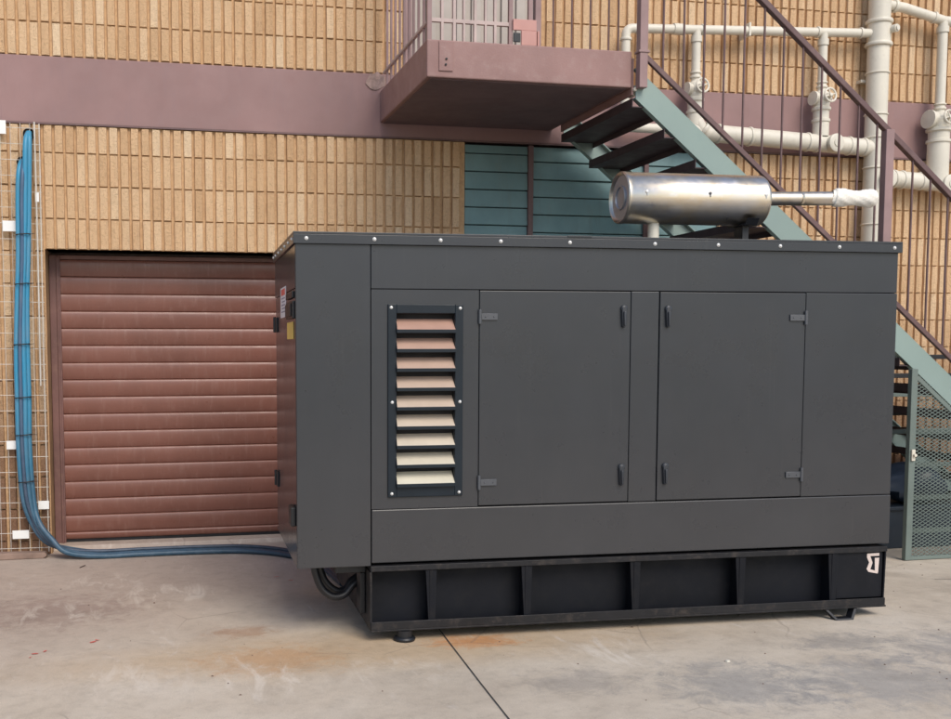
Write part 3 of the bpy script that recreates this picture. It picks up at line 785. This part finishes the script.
# doors
def gdoor(x0, x1, hinge_left):
    b = MB(); b.box(x0, x1, -.003, .015, Z1+.006, Z2-.003)
    d = Q('cabinet_door', b, M['cab'], bevel=.003)
    hx = x0 if hinge_left else x1; s = 1 if hinge_left else -1
    for zc_ in (1.69,.823):
        h = MB(); h.box(min(hx+s*.008,hx+s*.095), max(hx+s*.008,hx+s*.095), -.012, -.0035, zc_-.017, zc_+.017)
        h.tube([(hx,-.011,zc_-.038),(hx,-.011,zc_+.038)], .0085, 12)
        h.lathe([(0,.0045),(.003,.004),(.0031,0)],(hx+s*.03,-.012,zc_),(0,-1,0),8).lathe([(0,.0045),(.003,.004),(.0031,0)],(hx+s*.075,-.012,zc_),(0,-1,0),8)
        Q('hinge', h, M['hinge'], d, .002)
    lx = (x1-.042) if hinge_left else (x0+.042)
    for zc_ in (1.69,.842):
        h = MB(); h.prism([(lx-.012,zc_+.052),(lx+.008,zc_+.058),(lx+.014,zc_+.04),(lx+.012,zc_-.045),(lx+.002,zc_-.056),(lx-.008,zc_-.05),(lx-.013,zc_+.02)], -.022, -.0035)
        h.lathe([(0,.019),(.012,.019),(.014,.016),(.014,0)],(lx+.002,-.0035,zc_+.045),(0,-1,0),16)
        h.prism([(lx-.007,zc_+.03),(lx+.007,zc_+.03),(lx+.006,zc_-.045),(lx-.004,zc_-.048)], -.034, -.0225)
        Q('latch', h, M['latch'], d, .003)
    return d
gdoor(.9565, 1.7885, True)
gdoor(1.9565, 2.8105, False)
# louvre
fx0, fx1, fz0, fz1 = .470, .866, .758, 1.752
ox0, ox1, oz0, oz1 = .515, .824, .812, 1.706
b = MB(); yl0, yl1 = -.013, -.002
b.box(fx0,ox0,yl0,yl1,fz0,fz1).box(ox1,fx1,yl0,yl1,fz0,fz1).box(ox0,ox1,yl0+.0003,yl1,oz1,fz1).box(ox0,ox1,yl0+.0003,yl1,fz0,oz0)
lf = Q('louver_frame', b, M['louvframe'], bevel=.003)
b = MB(); b.box(ox0-.01,ox1+.01,.045,.05,oz0-.01,oz1+.01).box(ox0-.006,ox0-.001,.021,.045,oz0,oz1).box(ox1+.001,ox1+.006,.021,.045,oz0,oz1).box(ox0,ox1,-.001,.045,oz1+.001,oz1+.006); Q('louver_opening', b, M['dark'], lf, 0)
for (x,z) in ((.487,1.735),(.85,1.733),(.492,1.25),(.85,1.25),(.49,.777),(.848,.777)): screw((x,-.0132,z),(0,-1,0), lf, .0065)
NB = 9; pit = (oz1-oz0)/NB
for k in range(NB):
    zb = oz1-(k+1)*pit
    bl = MB(); t = .0012
    # front lip, then the tray surface rising to the back
    ys = -.030
    bl.prism([(ys+.0005,zb+.017),(.040,zb+.072),(.040,zb+.0705),(ys+.0005,zb+.0155)], ox0+.001, ox1-.003, 'x')
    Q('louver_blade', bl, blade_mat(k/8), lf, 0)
    lip = MB(); lip.box(ox0-.002, ox1+.002, ys-.003, ys, zb-.001, zb+.017)
    lip.prism([(ys,zb+.0165),(-.0135,zb+.052),(-.0135,zb-.001),(ys,zb-.001)], ox0-.002, ox0+.0005, 'x')
    lip.prism([(ys,zb+.0165),(-.0135,zb+.052),(-.0135,zb-.001),(ys,zb-.001)], ox1-.002, ox1+.0005, 'x')
    Q('blade_lip', lip, M['louvframe'], lf, .001)
# left side hardware: sticker, handle, tag, hinges
b = MB(); b.box(-.0022,-.0012,.52,.86,1.70,1.87); b2 = MB()
st_ = Q('warning_sticker', b, M['labelm'], bevel=0)
b = MB(); b.box(-.0034,-.0023,.57,.80,1.825,1.86); Q('red_symbol', b, M['red'], st_, 0)
b = MB()
for k in range(5): b.box(-.0034,-.0023,.57,.80-.04*(k%2),1.805-k*.019,1.811-k*.019)
Q('print_lines', b, M['ink'], st_, 0)
b = MB(); b.box(-.014,-.0015,.04,.40,1.68,1.77).box(-.022,-.0145,.07,.36,1.692,1.758).box(-.014,-.0015,.06,.40,1.785,1.82); Q('door_handle', b, M['black'], bevel=.006)
b = MB(); b.box(-.006,-.002,.10,.42,1.575,1.665); Q('yellow_tag', b, M['yellow'], bevel=.002)
for z in (1.66,.72):
    b = MB(); b.box(-.012,-.0015,D-.19,D-.06,z-.04,z+.05).tube([(-.014,D-.1,z-.04),(-.014,D-.1,z+.055)],.009,10); Q('side_hinge', b, M['black'], bevel=.003)
for z in (.66,):
    b = MB(); b.box(-.028,-.0015,.05,.17,z-.05,z+.05); Q('side_latch', b, M['black'], bevel=.005)
# skid
SB, ST = .056, .403
b = MB()
b.box(.378, 3.352, -.022, 1.24, ST-.030, ST-.001)
b.box(.378, 3.352, -.026, .11, SB, SB+.010)            # bottom flange
b.box(.378, 3.345, -.026, -.016, SB+.0105, SB+.052)      # flange lip
b.box(.378, 3.352, 1.12, 1.24, SB, SB+.010)
sk = Q('skid_frame', b, M['flange'], bevel=.002)
b = MB(); b.box(.385, 3.34, .085, .097, SB+.011, ST-.031); b.box(.385,3.34,1.15,1.162,SB+.011,ST-.031)
b.box(.5,.56,.1,1.14,.1,.3).box(3.1,3.2,.1,1.14,.1,.3); Q('skid_web', b, M['skid'], sk, .001)
for x in (.70,1.222,1.836,2.456,3.02):
    b = MB(); b.prism([(-.018,ST-.032),(.084,ST-.032),(.084,SB+.011),(-.0145,SB+.011),(-.0145,SB+.012)], x-.008, x+.008, 'x')
    b.box(x-.075,x+.012,-.012,-.004,SB+.07,ST-.032) if False else None
    b.prism([(x-.03,ST-.032),(x+.03,ST-.032),(x+.022,SB+.011),(x-.012,SB+.011)], -.014, -.004); Q('stiffener', b, M['skid'], sk, .001)
b = MB(); b.box(.374,.3845,-.018,1.23,SB+.011,ST-.032); Q('end_plate', b, M['flange'], sk, .001)
b = MB(); b.prism([(3.335,SB+.011),(3.3435,SB+.011),(3.3505,ST-.032),(3.342,ST-.032)],-.016,1.23); Q('end_plate', b, M['skid'], sk, .001)
b = MB(); b.box(3.05,3.334,-.006,.0,SB+.055,ST-.032); Q('corner_plate', b, M['skid'], sk, .001)
# pale mark on the corner plate
mk = MB(); X0, Z0, S_c = 3.232, .245, .145
def poly(pts): mk.prism([(X0+x*S_c, Z0+z*S_c*.82) for x, z in pts], -.0078, -.0062)
poly([(.02,.98),(.55,1.0),(.55,.86),(.16,.86),(.02,.80)])
poly([(.02,.80),(.16,.86),(.26,.56),(.26,.50),(.12,.55)])
poly([(.12,.55),(.26,.50),(.18,.22),(.02,.24)])
poly([(.02,.24),(.18,.22),(.50,.10),(.50,.0),(.10,.10)])
poly([(.36,.76),(.55,.76),(.52,.0),(.50,.10),(.38,.15)])
Q('pale_emblem', mk, M['mark'], sk, 0)
# feet
for (x, y) in ((.56,.0),(.56,1.16),(3.1,1.16)):
    b = MB(); b.lathe([(0,.055),(.012,.058),(.02,.052),(.022,.04),(.055,.04),(.0555,0)],(x,y,0),(0,0,1),24); Q('foot', b, M['black'], bevel=0)
b = MB(); yb0, yb1 = -.055, .01
o1 = [(2.975,.056),(3.02,.0),(3.125,.0),(3.175,.056)]; i1 = [(3.158,.056),(3.114,.009),(3.031,.009),(2.992,.056)]
def skew(pts):
    n = len(pts); vs = []
    for dy in (0, .05):
        for (x, z) in pts: vs.append((x, -.018 - .045*(1-z/.056) + dy, z))
    b.add(vs, [tuple(range(n)), tuple(range(2*n-1,n-1,-1))]+[(i,i+n,(i+1)%n+n,(i+1)%n) for i in range(n)])
skew([o1[0],o1[1],i1[2],i1[3]]); skew([o1[1],o1[2],i1[1],i1[2]]); skew([o1[2],o1[3],i1[0],i1[1]])
Q('foot', b, M['black'], bevel=.001)
# hanging hoses at left end
for (dx, dy, dr, r) in ((0,.12,0,.021),(.035,.2,.01,.021)):
    b = MB(); b.tube(catmull([(.115+dx,.14+dy,.41),(.12+dx,.14+dy,.33),(.155+dx,.14+dy,.235+dr),(.215+dx,.14+dy,.185+dr),(.28+dx*.5,.15+dy,.19+dr),(.33,.16+dy,.24),(.38,.17+dy,.27)]), r, 14); Q('battery_hose', b, M['rubber'], bevel=0)
b = MB(); b.box(.21,.372,.10,.22,.345,.395).box(.345,.372,.12,.24,.12,.34); Q('terminal_box', b, M['black'], bevel=.004)
# silencer
mz, my = 2.405, .60
b = MB(); b.lathe([(.002,.128),(-.010,.136),(-.016,.145),(-.010,.152),(.010,.152),(.014,.1495),(.30,.1495),(.62,.1495),(.86,.1495),(.870,.150),(.880,.143),(.890,.12),(.895,.04)],(1.985,my,mz),(1,0,0),56)
ml = Q('silencer', b, M['steel'], bevel=0)
b = MB(); b.lathe([(-.004,0),(-.004,.060),(-.012,.062),(-.012,.070),(-.002,.072),(.0,.131)],(1.985,my,mz),(1,0,0),48); Q('end_cap', b, M['capm'], ml, 0)
b = MB(); b.tube([(2.86,my,mz+.015),(3.40,my,mz+.03)], .042, 24); b.lathe([(-.01,.040),(-.01,.0445),(.01,.0445),(.01,.040)],(3.13,my,mz+.022),(1,.25,.03),24); b.lathe([(0,.06),(.012,.052),(.02,.043)],(2.872,my,mz+.015),(1,0,0),24); Q('tail_pipe', b, M['steel'], ml, 0)
# wrapped end
b = MB(); n, m = 64, 60; base = 0; rr = random.Random(4)
for i in range(m+1):
    t = i/m; x = 3.345+.30*t
    r = .049+.007*math.sin(t*9)
    if t < .06: r *= .88
    if t > .9: r *= (1-((t-.9)/.1)**2*.45)
    for k in range(n):
        u = 2*PI*k/n; q = r*(1+.03*math.sin(2*u+t*9)+.07*abs(((t*6.5+u/(2*PI))%1)-.35)+.02*math.sin(7*u-t*22)+.018*math.sin(15*u+t*60))
        b.v.append((x+.016*math.sin(u+1)*(1-t), my+q*math.cos(u), mz+.034+q*math.sin(u)))
for i in range(m):
    for k in range(n): b.f.append((i*n+k,i*n+(k+1)%n,(i+1)*n+(k+1)%n,(i+1)*n+k)); b.sm.append(True)
b.f.append(tuple(m*n+k for k in range(n))); b.sm.append(False)
Q('cloth_wrap', b, M['wrap'], ml, 0)
b = MB(); b.tube([(2.19,my,2.10),(2.19,my,2.27)], .033, 20); b.lathe([(0,.048),(.008,.048),(.01,.034)],(2.19,my,2.113),(0,0,1),20); Q('inlet_pipe', b, M['pipe'], ml, 0)
b = MB(); b.box(2.735,2.775,my-.05,my+.05,2.113,2.27).prism([(my-.13,2.29),(my-.10,2.262),(my+.10,2.262),(my+.13,2.29),(my+.10,2.25),(my-.10,2.25)],2.72,2.80,'x').box(2.715,2.80,my-.07,my+.07,2.113,2.12); Q('support_bracket', b, M['black'], ml, .002)
for x in (2.08,2.47,2.825):
    b = MB(); ax = Vector((0,-1,.12)).normalized(); c = Vector((x,my,mz))+ax*.1485
    b.lathe([(0,.010),(.004,.010),(.006,.006),(.0062,0)], c, ax, 6); b.tube([c+Vector((0,-.003,.005)), c+Vector((.001,-.003,-.022))], .003, 6)
    Q('rivet', b, M['screw'] if x != 2.47 else M['hinge'], ml, 0)

# pebbles and grit
def grit():
    rr = random.Random(9); mb = MB()
    for k in range(120):
        x = rr.uniform(-1.6, 5.5); y = rr.uniform(-5.2,-.9); s = rr.uniform(.002,.007)
        vs = [(x+s*math.cos(a)*rr.uniform(.6,1.4), y+s*math.sin(a)*rr.uniform(.6,1.4), .0005) for a in (0,1.2,2.5,3.8,5.0)] + [(x,y,s*.9)]
        mb.add(vs, [(0,1,5),(1,2,5),(2,3,5),(3,4,5),(4,0,5)])
    return tag(build('loose_grit', mb, M['sack']), 'scattered specks of grit on the concrete', kind='stuff')
grit()
b = MB(); b.lathe([(0,.012),(.008,.010),(.009,0)],(2.72,-3.93,.001),(0,0,1),7)
tag(build('pale_pebble', b, M['pipe'], loc=(2.72,-3.93,0)), 'single white pebble on the concrete in front of the generator', 'pebble')
b = MB(); b.tube([(-.52,-1.05,.004),(-.49,-.98,.004)], .003, 6)
tag(build('twig', b, M['tread'], loc=(-.5,-1.0,0)), 'short dark twig on the concrete in front of the shutter', 'twig')

# ------------------------------------------------------------------ camera
H, Dc, yaw, pitch, roll, f, cx, cy = 1.55, 8.425, .21, .0745, .0012, 1037.16, 374.48, 421.31
fwd = Vector((math.sin(yaw)*math.cos(pitch), math.cos(yaw)*math.cos(pitch), -math.sin(pitch)))
right = Vector((math.cos(yaw), -math.sin(yaw), 0)); down = fwd.cross(right)
r2 = right*math.cos(roll)+down*math.sin(roll); d2 = -right*math.sin(roll)+down*math.cos(roll)
cam = bpy.data.cameras.new('camera'); co = bpy.data.objects.new('camera', cam); COL.objects.link(co)
mat = Matrix((r2, -d2, -fwd)).transposed().to_4x4(); mat.translation = Vector((0,-Dc,H)); co.matrix_world = mat
cam.sensor_width = 36; cam.sensor_fit = 'HORIZONTAL'; cam.lens = f/951*36
cam.shift_x = (475.5-cx)/951; cam.shift_y = (cy-359.5)/951
cam.clip_end = 500; cam.clip_start = .05
sc.camera = co

# ------------------------------------------------------------------ light
SUN_EL, SUN_AZ = math.radians(44), math.radians(14)   # azimuth to the right of straight behind the camera
wd = bpy.data.worlds.new('World'); sc.world = wd; wd.use_nodes = True; nt = wd.node_tree
sky = nt.nodes.new('ShaderNodeTexSky'); sky.sky_type = 'NISHITA'; sky.sun_disc = False
sky.sun_elevation = SUN_EL; sky.air_density = 1.0; sky.dust_density = 1.5; sky.ozone_density = 1.0
bg = nt.nodes['Background']; nt.links.new(sky.outputs[0], bg.inputs[0]); bg.inputs[1].default_value = .175
sdir = Vector((math.sin(SUN_AZ)*math.cos(SUN_EL), -math.cos(SUN_AZ)*math.cos(SUN_EL), math.sin(SUN_EL)))
sky.sun_rotation = math.atan2(sdir.x, sdir.y)
sl = bpy.data.lights.new('sun', 'SUN'); sl.energy = 2.3; sl.angle = math.radians(32); sl.color = (1,.92,.81)
so = bpy.data.objects.new('sun', sl); COL.objects.link(so); so.rotation_euler = sdir.to_track_quat('Z','Y').to_euler()
so.location = (0,-10,10)
sc.view_settings.view_transform = 'Standard'; sc.view_settings.look = 'None'; sc.view_settings.exposure = 0
